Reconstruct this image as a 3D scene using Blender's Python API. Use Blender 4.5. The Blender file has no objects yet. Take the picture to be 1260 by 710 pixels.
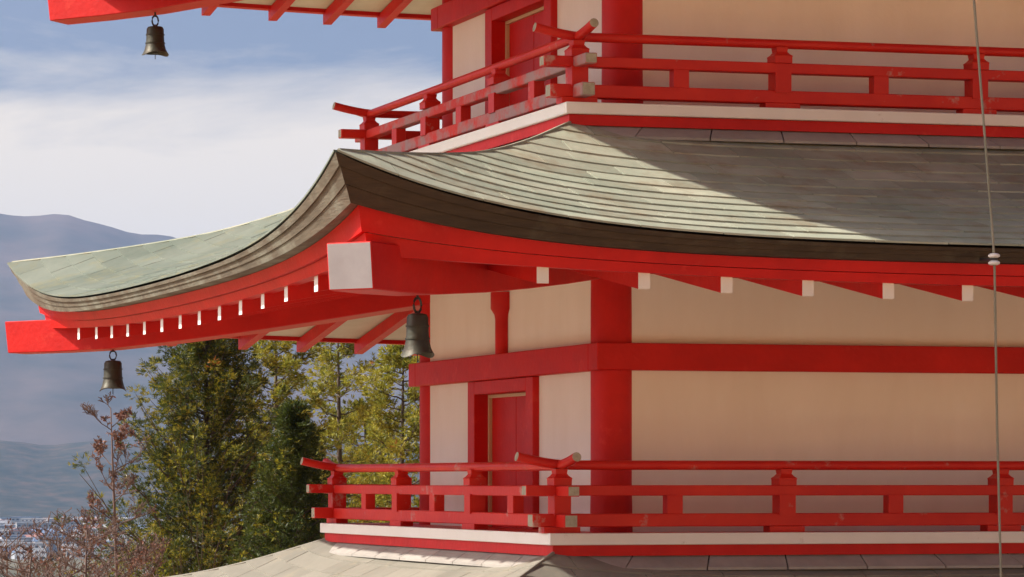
import bpy, bmesh, math, random
from mathutils import Vector, Matrix, noise as mnoise
R = math.radians
random.seed(7)
scene = bpy.context.scene
col = scene.collection

# ------------------------------------------------------------------ camera
EYE = 4.0                      # eye height above the pagoda's ground
HW = 1.5925                    # half distance between corner columns (visible storey)
FPX, CX, HORIZON, YAW = 3771.3, 120.6, 591.0, 0.2305
CAM = (-7.3862 - HW, -17.6354 - HW, EYE)
cam_data = bpy.data.cameras.new('camera')
cam = bpy.data.objects.new('camera', cam_data)
col.objects.link(cam)
cam.location = CAM
cam.rotation_euler = (R(90), 0, -YAW)
cam_data.sensor_width = 36.0
cam_data.lens = FPX / 1260 * 36.0
cam_data.shift_x = (630 - CX) / 1260
cam_data.shift_y = (HORIZON - 355) / 1260
cam_data.clip_start = 0.5
cam_data.clip_end = 90000
scene.camera = cam
scene.render.resolution_x = 1024
scene.render.resolution_y = 577

# ------------------------------------------------------------------ sun and sky
SUN = Vector((-0.70, 0.27, 0.650)).normalized()       # towards the sun: left of the view and behind the front wall
elev = math.asin(SUN.z)
azim = math.atan2(SUN.x, SUN.y)                       # clockwise from +Y
sun_data = bpy.data.lights.new('sun', 'SUN')
sun_data.energy = 5.0
sun_data.angle = R(0.6)
sun_data.color = (1.0, 0.92, 0.80)
sun = bpy.data.objects.new('sun', sun_data)
col.objects.link(sun)
sun.rotation_euler = SUN.to_track_quat('Z', 'Y').to_euler()
sun.location = (-30, 30, 40)

world = bpy.data.worlds.new('World')
scene.world = world
world.use_nodes = True
nt = world.node_tree
nt.nodes.clear()


def N(tree, kind, **kw):
    n = tree.nodes.new(kind)
    for k, v in kw.items():
        if k in n.bl_rna.properties:
            setattr(n, k, v)
    return n


def ramp(n, stops):
    cr = n.color_ramp
    while len(cr.elements) < len(stops):
        cr.elements.new(0.5)
    for e, (p, c) in zip(cr.elements, stops):
        e.position = p
        e.color = (c, c, c, 1) if isinstance(c, (int, float)) else (*c, 1)
    return n


w_out = N(nt, 'ShaderNodeOutputWorld')
w_bg = N(nt, 'ShaderNodeBackground')
w_bg.inputs['Strength'].default_value = 0.108
sky = N(nt, 'ShaderNodeTexSky', sky_type='NISHITA')
sky.sun_disc = False
sky.sun_elevation = elev
sky.sun_rotation = azim
sky.altitude = 800
sky.air_density = 0.45
sky.dust_density = 9.0
sky.ozone_density = 1.2
tc = N(nt, 'ShaderNodeTexCoord')
sep = N(nt, 'ShaderNodeSeparateXYZ')
nt.links.new(tc.outputs['Generated'], sep.inputs[0])
mp = N(nt, 'ShaderNodeMapping')
mp.inputs['Scale'].default_value = (3.0, 3.0, 17.0)
nt.links.new(tc.outputs['Generated'], mp.inputs['Vector'])
cn = N(nt, 'ShaderNodeTexNoise')
cn.inputs['Scale'].default_value = 1.5
cn.inputs['Detail'].default_value = 9
cn.inputs['Roughness'].default_value = 0.58
cn.inputs['Distortion'].default_value = 0.5
nt.links.new(mp.outputs[0], cn.inputs['Vector'])
# a bank of thin cloud over the far horizon all the way round, wisps above it
bank = N(nt, 'ShaderNodeMapRange')
bank.inputs[1].default_value = 0.142
bank.inputs[2].default_value = 0.088
bank.inputs[3].default_value = 0.0
bank.inputs[4].default_value = 0.47
nt.links.new(sep.outputs['Z'], bank.inputs[0])
addn = N(nt, 'ShaderNodeMath', operation='ADD')
nt.links.new(cn.outputs['Fac'], addn.inputs[0])
nt.links.new(bank.outputs[0], addn.inputs[1])
cr = ramp(N(nt, 'ShaderNodeValToRGB'), [(0.58, 0.0), (0.84, 0.97)])
nt.links.new(addn.outputs[0], cr.inputs[0])
thin = N(nt, 'ShaderNodeMapRange')
thin.inputs[1].default_value = 0.16
thin.inputs[2].default_value = 0.34
thin.inputs[3].default_value = 1.0
thin.inputs[4].default_value = 0.15
nt.links.new(sep.outputs['Z'], thin.inputs[0])
cov = N(nt, 'ShaderNodeMath', operation='MULTIPLY')
nt.links.new(cr.outputs['Color'], cov.inputs[0])
nt.links.new(thin.outputs[0], cov.inputs[1])
cmix = N(nt, 'ShaderNodeMixRGB')
cmix.inputs['Color2'].default_value = (6.2, 5.4, 4.5, 1)
nt.links.new(cov.outputs[0], cmix.inputs['Fac'])
nt.links.new(sky.outputs[0], cmix.inputs['Color1'])
nt.links.new(cmix.outputs[0], w_bg.inputs['Color'])
nt.links.new(w_bg.outputs[0], w_out.inputs['Surface'])

scene.view_settings.view_transform = 'Standard'
scene.view_settings.look = 'None'
scene.view_settings.gamma = 1.0
scene.view_settings.exposure = 0.75
scene.view_settings.use_curve_mapping = False
scene.render.engine = 'CYCLES'
scene.cycles.max_bounces = 6
scene.cycles.diffuse_bounces = 4
scene.cycles.volume_bounces = 0

# ------------------------------------------------------------------ materials
MATS = {}


def material(name, base, rough=0.6, var=None, vscale=4.0, vstretch=(1, 1, 1), wear=None, wear_scale=3.0,
             wear_lo=0.62, wear_hi=0.72, bump=0.0, bump_scale=40.0, bump_stretch=(1, 1, 1), metal=0.0, spec=0.3,
             translucent=0.0, island=0.0, coat=0.0):
    m = bpy.data.materials.new(name)
    m.use_nodes = True
    t = m.node_tree
    b = t.nodes['Principled BSDF']
    b.inputs['Roughness'].default_value = rough
    b.inputs['Metallic'].default_value = metal
    b.inputs['Specular IOR Level'].default_value = spec
    b.inputs['Coat Weight'].default_value = coat
    co = N(t, 'ShaderNodeTexCoord')
    src = None
    rgb = N(t, 'ShaderNodeRGB')
    rgb.outputs[0].default_value = (*base, 1)
    src = rgb.outputs[0]
    if var:
        mapn = N(t, 'ShaderNodeMapping')
        mapn.inputs['Scale'].default_value = vstretch
        t.links.new(co.outputs['Object'], mapn.inputs[0])
        no = N(t, 'ShaderNodeTexNoise')
        no.inputs['Scale'].default_value = vscale
        no.inputs['Detail'].default_value = 6
        no.inputs['Roughness'].default_value = 0.62
        t.links.new(mapn.outputs[0], no.inputs['Vector'])
        rp = ramp(N(t, 'ShaderNodeValToRGB'), [(0.32, 0.0), (0.68, 1.0)])
        t.links.new(no.outputs['Fac'], rp.inputs[0])
        mx = N(t, 'ShaderNodeMixRGB')
        mx.inputs['Color2'].default_value = (*var, 1)
        t.links.new(rp.outputs['Color'], mx.inputs['Fac'])
        t.links.new(src, mx.inputs['Color1'])
        src = mx.outputs[0]
    if wear:
        no = N(t, 'ShaderNodeTexNoise')
        no.inputs['Scale'].default_value = wear_scale
        no.inputs['Detail'].default_value = 8
        no.inputs['Roughness'].default_value = 0.68
        t.links.new(co.outputs['Object'], no.inputs['Vector'])
        rp = ramp(N(t, 'ShaderNodeValToRGB'), [(wear_lo, 0.0), (wear_hi, 0.85)])
        t.links.new(no.outputs['Fac'], rp.inputs[0])
        mx = N(t, 'ShaderNodeMixRGB')
        mx.inputs['Color2'].default_value = (*wear, 1)
        t.links.new(rp.outputs['Color'], mx.inputs['Fac'])
        t.links.new(src, mx.inputs['Color1'])
        src = mx.outputs[0]
    if island:
        ge = N(t, 'ShaderNodeNewGeometry')
        oi = N(t, 'ShaderNodeObjectInfo')
        ad = N(t, 'ShaderNodeMath', operation='ADD')
        t.links.new(ge.outputs['Random Per Island'], ad.inputs[0])
        t.links.new(oi.outputs['Random'], ad.inputs[1])
        fr = N(t, 'ShaderNodeMath', operation='FRACT')
        t.links.new(ad.outputs[0], fr.inputs[0])
        mr = N(t, 'ShaderNodeMapRange')
        mr.inputs[3].default_value = 1 - island
        mr.inputs[4].default_value = 1 + island
        t.links.new(fr.outputs[0], mr.inputs[0])
        mu = N(t, 'ShaderNodeMixRGB', blend_type='MULTIPLY')
        mu.inputs['Fac'].default_value = 1.0
        t.links.new(src, mu.inputs['Color1'])
        cb = N(t, 'ShaderNodeCombineXYZ')
        for i in range(3):
            t.links.new(mr.outputs[0], cb.inputs[i])
        t.links.new(cb.outputs[0], mu.inputs['Color2'])
        src = mu.outputs[0]
    t.links.new(src, b.inputs['Base Color'])
    if bump:
        mapb = N(t, 'ShaderNodeMapping')
        mapb.inputs['Scale'].default_value = bump_stretch
        t.links.new(co.outputs['Object'], mapb.inputs[0])
        no = N(t, 'ShaderNodeTexNoise')
        no.inputs['Scale'].default_value = bump_scale
        no.inputs['Detail'].default_value = 5
        t.links.new(mapb.outputs[0], no.inputs['Vector'])
        bu = N(t, 'ShaderNodeBump')
        bu.inputs['Strength'].default_value = bump
        bu.inputs['Distance'].default_value = 0.01
        t.links.new(no.outputs['Fac'], bu.inputs['Height'])
        t.links.new(bu.outputs[0], b.inputs['Normal'])
    if translucent:
        out = t.nodes['Material Output']
        tr = N(t, 'ShaderNodeBsdfTranslucent')
        t.links.new(src, tr.inputs['Color'])
        ms = N(t, 'ShaderNodeMixShader')
        ms.inputs['Fac'].default_value = translucent
        t.links.new(b.outputs[0], ms.inputs[1])
        t.links.new(tr.outputs[0], ms.inputs[2])
        t.links.new(ms.outputs[0], out.inputs['Surface'])
    MATS[name] = m
    return m


material('red_paint', (0.60, 0.011, 0.008), 0.50, var=(0.48, 0.007, 0.006), vscale=3.2, wear=(0.66, 0.045, 0.03), wear_scale=5.0, wear_lo=0.60, wear_hi=0.74, bump=0.25, bump_scale=26, spec=0.25)
material('red_worn', (0.62, 0.026, 0.012), 0.45, var=(0.50, 0.010, 0.007), vscale=2.5, wear=(0.44, 0.28, 0.24), wear_scale=4.5,
         wear_lo=0.60, wear_hi=0.68, bump=0.2, bump_scale=30)
material('red_bleached', (0.62, 0.035, 0.016), 0.6, var=(0.50, 0.014, 0.010), vscale=2.5, wear=(0.30, 0.24, 0.235), wear_scale=2.2,
         wear_lo=0.44, wear_hi=0.56, bump=0.3, bump_scale=30)
material('white_paint', (0.82, 0.80, 0.77), 0.55, var=(0.77, 0.74, 0.70), vscale=3.0, wear=(0.45, 0.40, 0.34), wear_scale=9,
         wear_lo=0.66, wear_hi=0.78)
material('bare_end', (0.42, 0.39, 0.31), 0.75, var=(0.30, 0.27, 0.20), vscale=30, wear=(0.16, 0.17, 0.12), wear_scale=40)
material('plaster', (0.86, 0.84, 0.82), 0.8, var=(0.79, 0.755, 0.72), vscale=1.6, vstretch=(1.4, 1.4, 0.4), bump=0.08, bump_scale=60, spec=0.15)
material('soffit_paint', (0.72, 0.62, 0.48), 0.7, var=(0.62, 0.52, 0.38), vscale=3)
material('cream_trim', (0.62, 0.47, 0.30), 0.5)
material('copper_patina', (0.385, 0.395, 0.310), 0.70, var=(0.255, 0.29, 0.225), vscale=1.7, wear=(0.25, 0.205, 0.135), wear_scale=3.2,
         wear_lo=0.50, wear_hi=0.70, bump=0.35, bump_scale=16, island=0.18, spec=0.2)
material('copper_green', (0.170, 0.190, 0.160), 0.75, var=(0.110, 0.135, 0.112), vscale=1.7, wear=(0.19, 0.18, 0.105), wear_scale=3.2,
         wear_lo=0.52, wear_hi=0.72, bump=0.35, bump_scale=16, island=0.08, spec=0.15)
material('copper_pale', (0.245, 0.232, 0.196), 0.70, var=(0.185, 0.178, 0.150), vscale=1.7, wear=(0.28, 0.25, 0.18), wear_scale=3.2,
         wear_lo=0.56, wear_hi=0.76, bump=0.35, bump_scale=16, island=0.09, spec=0.2)
material('cap_copper', (0.38, 0.36, 0.33), 0.6, var=(0.29, 0.275, 0.255), vscale=5, island=0.10, wear=(0.3, 0.26, 0.21), wear_scale=7)
material('eave_edge_grey_lit', (0.15, 0.125, 0.092), 0.8, var=(0.10, 0.085, 0.062), vscale=5, vstretch=(1, 1, 6), wear=(0.22, 0.225, 0.18),
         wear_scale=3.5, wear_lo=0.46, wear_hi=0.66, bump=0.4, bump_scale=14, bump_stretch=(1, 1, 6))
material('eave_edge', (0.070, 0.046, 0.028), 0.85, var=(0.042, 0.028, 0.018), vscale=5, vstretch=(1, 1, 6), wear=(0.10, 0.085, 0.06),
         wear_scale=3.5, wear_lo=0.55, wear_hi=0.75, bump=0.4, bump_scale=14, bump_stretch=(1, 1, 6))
material('shaded_white', (0.36, 0.34, 0.355), 0.7, var=(0.30, 0.28, 0.29), vscale=6, wear=(0.30, 0.27, 0.26), wear_scale=9)
material('dark_gap', (0.03, 0.022, 0.018), 0.9)
material('bronze', (0.045, 0.036, 0.026), 0.5, var=(0.055, 0.060, 0.045), vscale=14, metal=0.4, wear=(0.26, 0.27, 0.20), wear_scale=9,
         wear_lo=0.60, wear_hi=0.70, bump=0.2, bump_scale=50)
material('iron', (0.06, 0.06, 0.065), 0.5, metal=0.6)
material('cable_grey', (0.26, 0.24, 0.19), 0.55, var=(0.18, 0.18, 0.13), vscale=3)
material('porcelain', (0.70, 0.68, 0.66), 0.3)
material('stone', (0.30, 0.28, 0.26), 0.8, var=(0.22, 0.21, 0.2), vscale=3)
material('bark', (0.070, 0.050, 0.036), 0.9, var=(0.11, 0.085, 0.065), vscale=8, bump=0.5, bump_scale=20)
material('twig', (0.105, 0.072, 0.062), 0.9, var=(0.16, 0.11, 0.095), vscale=6)
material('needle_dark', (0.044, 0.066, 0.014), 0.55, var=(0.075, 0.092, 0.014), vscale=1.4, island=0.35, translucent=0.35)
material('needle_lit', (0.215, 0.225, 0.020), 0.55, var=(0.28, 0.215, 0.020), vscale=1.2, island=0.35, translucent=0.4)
material('needle_rust', (0.32, 0.12, 0.02), 0.6, island=0.3, translucent=0.3)
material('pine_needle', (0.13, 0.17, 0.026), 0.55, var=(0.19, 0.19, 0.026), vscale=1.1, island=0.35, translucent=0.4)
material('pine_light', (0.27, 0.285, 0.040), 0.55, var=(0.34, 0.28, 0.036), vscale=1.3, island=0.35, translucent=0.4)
material('red_leaf', (0.22, 0.095, 0.075), 0.6, var=(0.20, 0.11, 0.075), vscale=2, island=0.35, translucent=0.3)
material('house_white', (0.33, 0.33, 0.34), 0.7)
material('house_cream', (0.40, 0.36, 0.33), 0.7)
material('house_grey', (0.36, 0.38, 0.42), 0.7)
material('house_roof_blue', (0.14, 0.20, 0.32), 0.6)
material('house_roof_grey', (0.22, 0.22, 0.24), 0.6)
material('house_roof_red', (0.30, 0.14, 0.11), 0.6)


# ------------------------------------------------------------------ mesh helpers
class MB:
    def __init__(self):
        self.v, self.f, self.m = [], [], []

    def add(self, vs, fs, mi=0):
        o = len(self.v)
        self.v += [tuple(p) for p in vs]
        for f in fs:
            self.f.append(tuple(i + o for i in f))
            self.m.append(mi)

    def hexa(self, p, mi=0, ends=None):
        """8 points: bottom 0-3 counter-clockwise, top 4-7 above them"""
        o = len(self.v)
        self.v += [tuple(q) for q in p]
        fs = [(3, 2, 1, 0), (4, 5, 6, 7), (0, 1, 5, 4), (1, 2, 6, 5), (2, 3, 7, 6), (3, 0, 4, 7)]
        for k, f in enumerate(fs):
            self.f.append(tuple(i + o for i in f))
            self.m.append((ends or {}).get(k, mi))

    def tube(self, pts, radii, n=8, mi=0, cap=True):
        pts = [Vector(p) for p in pts]
        o = len(self.v)
        up = Vector((0, 0, 1))
        for i, p in enumerate(pts):
            d = (pts[min(i + 1, len(pts) - 1)] - pts[max(i - 1, 0)]).normalized()
            a = d.cross(up)
            if a.length < 1e-3:
                a = d.cross(Vector((1, 0, 0)))
            a.normalize()
            b = a.cross(d)
            r = radii[i] if isinstance(radii, (list, tuple)) else radii
            for k in range(n):
                t = 2 * math.pi * k / n
                self.v.append(tuple(p + a * (r * math.cos(t)) + b * (r * math.sin(t))))
        for i in range(len(pts) - 1):
            for k in range(n):
                k2 = (k + 1) % n
                self.f.append((o + i * n + k, o + i * n + k2, o + (i + 1) * n + k2, o + (i + 1) * n + k))
                self.m.append(mi)
        if cap:
            self.f.append(tuple(o + k for k in range(n))[::-1]); self.m.append(mi)
            e = o + (len(pts) - 1) * n
            self.f.append(tuple(e + k for k in range(n))); self.m.append(mi)

    def lathe(self, prof, n=20, center=(0, 0, 0), mi=0, wave=None):
        o = len(self.v)
        for i, (r, z) in enumerate(prof):
            for k in range(n):
                t = 2 * math.pi * k / n
                dz = wave(i, t) if wave else 0
                self.v.append((center[0] + r * math.cos(t), center[1] + r * math.sin(t), center[2] + z + dz))
        for i in range(len(prof) - 1):
            for k in range(n):
                k2 = (k + 1) % n
                self.f.append((o + i * n + k, o + i * n + k2, o + (i + 1) * n + k2, o + (i + 1) * n + k))
                self.m.append(mi)

    def build(self, name, mats, parent=None, smooth=False, bevel=0.0, fix=True, auto=None):
        me = bpy.data.meshes.new(name)
        me.from_pydata(self.v, [], self.f)
        if isinstance(mats, str):
            mats = [mats]
        for k in mats:
            me.materials.append(MATS[k])
        me.polygons.foreach_set('material_index', self.m)
        if fix or bevel:
            bm = bmesh.new()
            bm.from_mesh(me)
            if fix:
                bmesh.ops.recalc_face_normals(bm, faces=bm.faces[:])
            if bevel:
                ed = [e for e in bm.edges if len(e.link_faces) == 2 and e.calc_face_angle(0) > 0.6]
                bmesh.ops.bevel(bm, geom=ed, offset=bevel, segments=1, affect='EDGES', clamp_overlap=True)
            bm.to_mesh(me)
            bm.free()
        if smooth:
            me.polygons.foreach_set('use_smooth', [True] * len(me.polygons))
        if auto is not None:
            me.polygons.foreach_set('use_smooth', [True] * len(me.polygons))
            me.set_sharp_from_angle(angle=R(auto))
        me.update()
        o = bpy.data.objects.new(name, me)
        col.objects.link(o)
        if parent is not None:
            o.parent = parent
        return o


def tag(o, label=None, cat=None, group=None, kind=None):
    if label: o['label'] = label
    if cat: o['category'] = cat
    if group: o['group'] = group
    if kind: o['kind'] = kind
    return o


def empty(name, loc, rz=0.0):
    o = bpy.data.objects.new(name, None)
    o.empty_display_size = 0.3
    o.location = loc
    o.rotation_euler = (0, 0, rz)
    col.objects.link(o)
    return o


FRONT, RIGHT, BACK, LEFT = 0, 1, 2, 3


def S(side, u, v, z):
    """point on a side of the pagoda: u along the side, v outwards from the centre, z above eye level"""
    z += EYE
    if side == FRONT: return Vector((u, -v, z))
    if side == RIGHT: return Vector((v, u, z))
    if side == BACK: return Vector((-u, v, z))
    return Vector((-v, -u, z))


def sbox(mb, side, u0, u1, v0, v1, z0, z1, mi=0, ends=None):
    P = [S(side, *q) for q in ((u0, v1, z0), (u1, v1, z0), (u1, v0, z0), (u0, v0, z0),
                               (u0, v1, z1), (u1, v1, z1), (u1, v0, z1), (u0, v0, z1))]
    mb.hexa(P, mi, ends)     # ends: 2 outer face, 3 +u face, 5 -u face


def sweep(mb, side, prof, n, mi=0, a0=-1.0, a1=1.0):
    """closed profile swept along a side, mitred at the corners: prof(a) -> [(v, z), ...], u = a * v"""
    rows = []
    for i in range(n + 1):
        a = a0 + (a1 - a0) * i / n
        # finer steps near the corners
        rows.append([S(side, a * v, v, z) for v, z in prof(a)])
    k = len(rows[0])
    vs = [p for r in rows for p in r]
    fs = []
    for i in range(n):
        for j in range(k):
            j2 = (j + 1) % k
            fs.append((i * k + j, i * k + j2, (i + 1) * k + j2, (i + 1) * k + j))
    fs.append(tuple(range(k)))
    fs.append(tuple(n * k + j for j in range(k))[::-1])
    mb.add(vs, fs, mi)


def lerp_table(tab, x):
    if x <= tab[0][0]: return tab[0][1]
    for (x0, y0), (x1, y1) in zip(tab, tab[1:]):
        if x <= x1:
            t = (x - x0) / (x1 - x0)
            return y0 + (y1 - y0) * t
    return tab[-1][1]


def smooth_table(tab, n=60):
    """resample a short table with a Catmull-Rom curve"""
    xs = [p[0] for p in tab]; ys = [p[1] for p in tab]
    sl = []
    for i in range(len(tab)):
        a, b = max(i - 1, 0), min(i + 1, len(tab) - 1)
        sl.append((ys[b] - ys[a]) / (xs[b] - xs[a]))
    out = []
    for i in range(len(tab) - 1):
        h = xs[i + 1] - xs[i]
        for k in range(12):
            t = k / 12
            out.append((xs[i] + t * h, (2*t**3 - 3*t*t + 1) * ys[i] + (t**3 - 2*t*t + t) * h * sl[i]
                        + (-2*t**3 + 3*t*t) * ys[i + 1] + (t**3 - t*t) * h * sl[i + 1]))
    out.append(tab[-1])
    return out


# ------------------------------------------------------------------ the ground, one sheet to the horizon
def ground_height(x, y):
    r = math.hypot(x, y)
    n = mnoise.noise(Vector((x * 0.02, y * 0.02, 0))) * 4 + mnoise.noise(Vector((x * 0.11, y * 0.11, 3))) * 0.8
    n *= min(1.0, max(0.0, (r - 14) / 40))
    # unseen hillside behind the viewpoint, shaped and coloured for warm bounce on the front
    up = max(0.0, -y - 9)
    h = min(0.27 * up, 62 + 0.015 * up)
    # falling away to the valley beyond the pagoda
    dn = max(0.0, max(y - 9, (r - 12) * 0.62 - up * 0.8))
    d = -0.42 * dn
    floor = -56.0
    if d < floor * 0.6:
        d = floor + (floor * 0.6 - floor) * math.exp((d - floor * 0.6) / (-floor * 0.4))
    base = (h if h > 0.3 else d)
    if h > 0.3 and dn > 0:
        base = h + d * 0.35
    if r > 900:
        n *= max(0.0, 1 - (r - 900) / 900)
    return base + n


mg = bpy.data.materials.new('ground_cover')
mg.use_nodes = True
t = mg.node_tree
b = t.nodes['Principled BSDF']
b.inputs['Roughness'].default_value = 0.95
b.inputs['Specular IOR Level'].default_value = 0.1
ge = N(t, 'ShaderNodeNewGeometry')
n1 = N(t, 'ShaderNodeTexNoise'); n1.inputs['Scale'].default_value = 0.004; n1.inputs['Detail'].default_value = 8
n2 = N(t, 'ShaderNodeTexNoise'); n2.inputs['Scale'].default_value = 0.35; n2.inputs['Detail'].default_value = 8
t.links.new(ge.outputs['Position'], n1.inputs['Vector'])
t.links.new(ge.outputs['Position'], n2.inputs['Vector'])
r1 = ramp(N(t, 'ShaderNodeValToRGB'), [(0.34, (0.045, 0.055, 0.035)), (0.48, (0.11, 0.10, 0.065)), (0.60, (0.16, 0.14, 0.10)), (0.7, (0.075, 0.075, 0.05))])
r2 = ramp(N(t, 'ShaderNodeValToRGB'), [(0.34, (0.33, 0.165, 0.07)), (0.50, (0.46, 0.255, 0.12)), (0.64, (0.33, 0.22, 0.10))])
t.links.new(n1.outputs['Fac'], r1.inputs[0])
t.links.new(n2.outputs['Fac'], r2.inputs[0])
ln = N(t, 'ShaderNodeVectorMath', operation='LENGTH')
t.links.new(ge.outputs['Position'], ln.inputs[0])
mr = N(t, 'ShaderNodeMapRange')
mr.inputs[1].default_value = 250; mr.inputs[2].default_value = 700
t.links.new(ln.outputs['Value'], mr.inputs[0])
mx = N(t, 'ShaderNodeMixRGB')
t.links.new(mr.outputs[0], mx.inputs['Fac'])
t.links.new(r2.outputs[0], mx.inputs['Color1'])
t.links.new(r1.outputs[0], mx.inputs['Color2'])
mr2 = N(t, 'ShaderNodeMapRange')
mr2.inputs[1].default_value = 13.5; mr2.inputs[2].default_value = 16.0
t.links.new(ln.outputs['Value'], mr2.inputs[0])
mx2 = N(t, 'ShaderNodeMixRGB')
mx2.inputs['Color1'].default_value = (0.24, 0.21, 0.17, 1)      # pale gravel court round the pagoda
t.links.new(mr2.outputs[0], mx2.inputs['Fac'])
t.links.new(mx.outputs[0], mx2.inputs['Color2'])
t.links.new(mx2.outputs[0], b.inputs['Base Color'])
MATS['ground_cover'] = mg


def build_ground():
    mb = MB()
    radii = [0.0]
    r = 4.0
    while r < 42000:
        radii.append(r)
        r *= 1.11 if r > 60 else 1.18
    radii.append(42000)
    n = 96
    vs = [(0, 0, -0.02)]
    for r in radii[1:]:
        for k in range(n):
            a = 2 * math.pi * k / n
            x, y = r * math.cos(a), r * math.sin(a)
            vs.append((x, y, ground_height(x, y) - 0.02))
    fs = []
    for k in range(n):
        fs.append((0, 1 + k, 1 + (k + 1) % n))
    for i in range(len(radii) - 2):
        for k in range(n):
            k2 = (k + 1) % n
            fs.append((1 + i * n + k, 1 + (i + 1) * n + k, 1 + (i + 1) * n + k2, 1 + i * n + k2))
    mb.add(vs, fs)
    tag(mb.build('ground', 'ground_cover', smooth=True, fix=False), kind='structure')


build_ground()

FWD = Vector((math.sin(YAW), math.cos(YAW), 0))
RGT = Vector((math.cos(YAW), -math.sin(YAW), 0))


def at(px, py, depth):
    """a place in the world that the photograph shows at (px, py), at the given distance along the view"""
    return Vector(CAM) + FWD * depth + RGT * ((px - CX) / FPX * depth) + Vector((0, 0, (HORIZON - py) / FPX * depth))


# mountains: a far volcanic flank and nearer wooded foothills, modelled as terrain relief
def mountain_mat(name, stops, scale):
    m = bpy.data.materials.new(name)
    m.use_nodes = True
    t = m.node_tree
    b = t.nodes['Principled BSDF']
    b.inputs['Roughness'].default_value = 0.95
    b.inputs['Specular IOR Level'].default_value = 0.05
    ge = N(t, 'ShaderNodeNewGeometry')
    no = N(t, 'ShaderNodeTexNoise')
    no.inputs['Scale'].default_value = scale
    no.inputs['Detail'].default_value = 10
    no.inputs['Roughness'].default_value = 0.65
    t.links.new(ge.outputs['Position'], no.inputs['Vector'])
    rp = ramp(N(t, 'ShaderNodeValToRGB'), stops)
    t.links.new(no.outputs['Fac'], rp.inputs[0])
    t.links.new(rp.outputs[0], b.inputs['Base Color'])
    MATS[name] = m


mountain_mat('far_slope', [(0.34, (0.045, 0.045, 0.038)), (0.52, (0.095, 0.075, 0.065)), (0.70, (0.15, 0.105, 0.09))], 0.0022)
mountain_mat('foothill_wood', [(0.36, (0.022, 0.030, 0.026)), (0.50, (0.045, 0.045, 0.035)), (0.66, (0.09, 0.065, 0.05))], 0.025)


def range_mesh(name, mat, ridge, d_ridge, d_foot, d_back, base_z, rough, seed, rows=46, cols=260, span=(-0.62, 0.62)):
    """relief with a given skyline: ridge(tan) gives the skyline height above the eye over distance"""
    mb = MB()
    vs = []
    for j in range(rows + 1):
        t = j / rows
        for i in range(cols + 1):
            a = span[0] + (span[1] - span[0]) * i / cols
            if t < 0.7:
                k = t / 0.7
                d = d_foot + (d_ridge - d_foot) * k
                prof = k ** 1.25
            else:
                k = (t - 0.7) / 0.3
                d = d_ridge + (d_back - d_ridge) * k
                prof = 1 - k
            p = Vector(CAM) + FWD * d + RGT * (a * d)
            top = EYE + ridge(a) * d_ridge
            nz = 0.0
            amp = rough * (1 - abs(2 * min(t / 0.7, 1.0) - 1) ** 2) if t < 0.7 else 0
            q = Vector((p.x * 0.0009, p.y * 0.0009, seed))
            nz = (mnoise.fractal(q, 1.0, 2.1, 6)) * amp
            vs.append((p.x, p.y, base_z + (top - base_z) * prof + nz))
    fs = []
    w = cols + 1
    for j in range(rows):
        for i in range(cols):
            fs.append((j * w + i, j * w + i + 1, (j + 1) * w + i + 1, (j + 1) * w + i))
    mb.add(vs, fs)
    tag(mb.build(name, mat, smooth=True, fix=False), kind='structure')


def px_ridge(tab):
    tab = smooth_table([((x - CX) / FPX, (HORIZON - y) / FPX) for x, y in tab])

    def fn(a):
        z = lerp_table(tab, a)
        return z + 0.0009 * mnoise.fractal(Vector((a * 90, 0.3, 0.7)), 1.0, 2.0, 5)
    return fn


range_mesh('mountain', 'far_slope', px_ridge([(-2300, 270), (-1400, 250), (-800, 240), (-400, 248), (-150, 256), (0, 262), (32, 266), (75, 262),
                                              (112, 270), (150, 280), (210, 291), (330, 318), (560, 368), (1000, 430), (1700, 470), (2500, 500)]),
           9000, 5700, 12500, -60, 60, 3.1)
range_mesh('foothills', 'foothill_wood', px_ridge([(-2300, 500), (-1200, 520), (-500, 545), (-100, 548), (0, 543), (60, 549), (120, 541), (200, 546),
                                                   (330, 540), (520, 545), (900, 515), (1500, 525), (2500, 510)]),
           5400, 4350, 6300, -58, 36, 8.7, rows=30)

# ------------------------------------------------------------------ the pagoda
pagoda = empty('pagoda', (0, 0, 0))
tag(pagoda, 'vermilion and white multi-storey pagoda with curved pale green roofs', 'pagoda')

HIP = smooth_table([(0.40, 2.155), (0.559, 2.093), (0.893, 1.966), (1.26, 1.858), (1.595, 1.797), (2.164, 1.728), (2.60, 1.690)])
MID = smooth_table([(0.40, 2.085), (0.9, 1.845), (1.4, 1.635), (2.0, 1.435), (2.56, 1.268)])
V_TOP, V_EAVE = 0.44, 2.56


def shape_a(a):
    a = min(abs(a), 1.0)
    return 0.75 * a ** 5 + 0.25 * a * a


class Roof:
    def __init__(self, dz, dv):
        self.dz, self.dv = dz, dv

    def v(self, q):                     # q = distance outside the column line of the middle storey
        return HW + q + self.dv

    def z(self, q, a):
        m = lerp_table(MID, q)
        return self.dz + m + (lerp_table(HIP, q) - m) * shape_a(a)

    def eave_q(self, a):
        return V_EAVE + 0.045 * shape_a(a)

    def zbot(self, a):
        return self.dz + 1.186 + 0.25 * shape_a(a)

    def zraft(self, u, q=2.327):        # underside of rafters
        k = u / 2.96
        return self.dz + 0.984 + 0.062 * k * k * max(0.0, q / 2.327) + 0.19 * (2.327 - q)


R1, R2, R3 = Roof(-2.57, 0.185), Roof(0.0, 0.0), Roof(2.545, -0.272)
NCOURSE = 13


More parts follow.
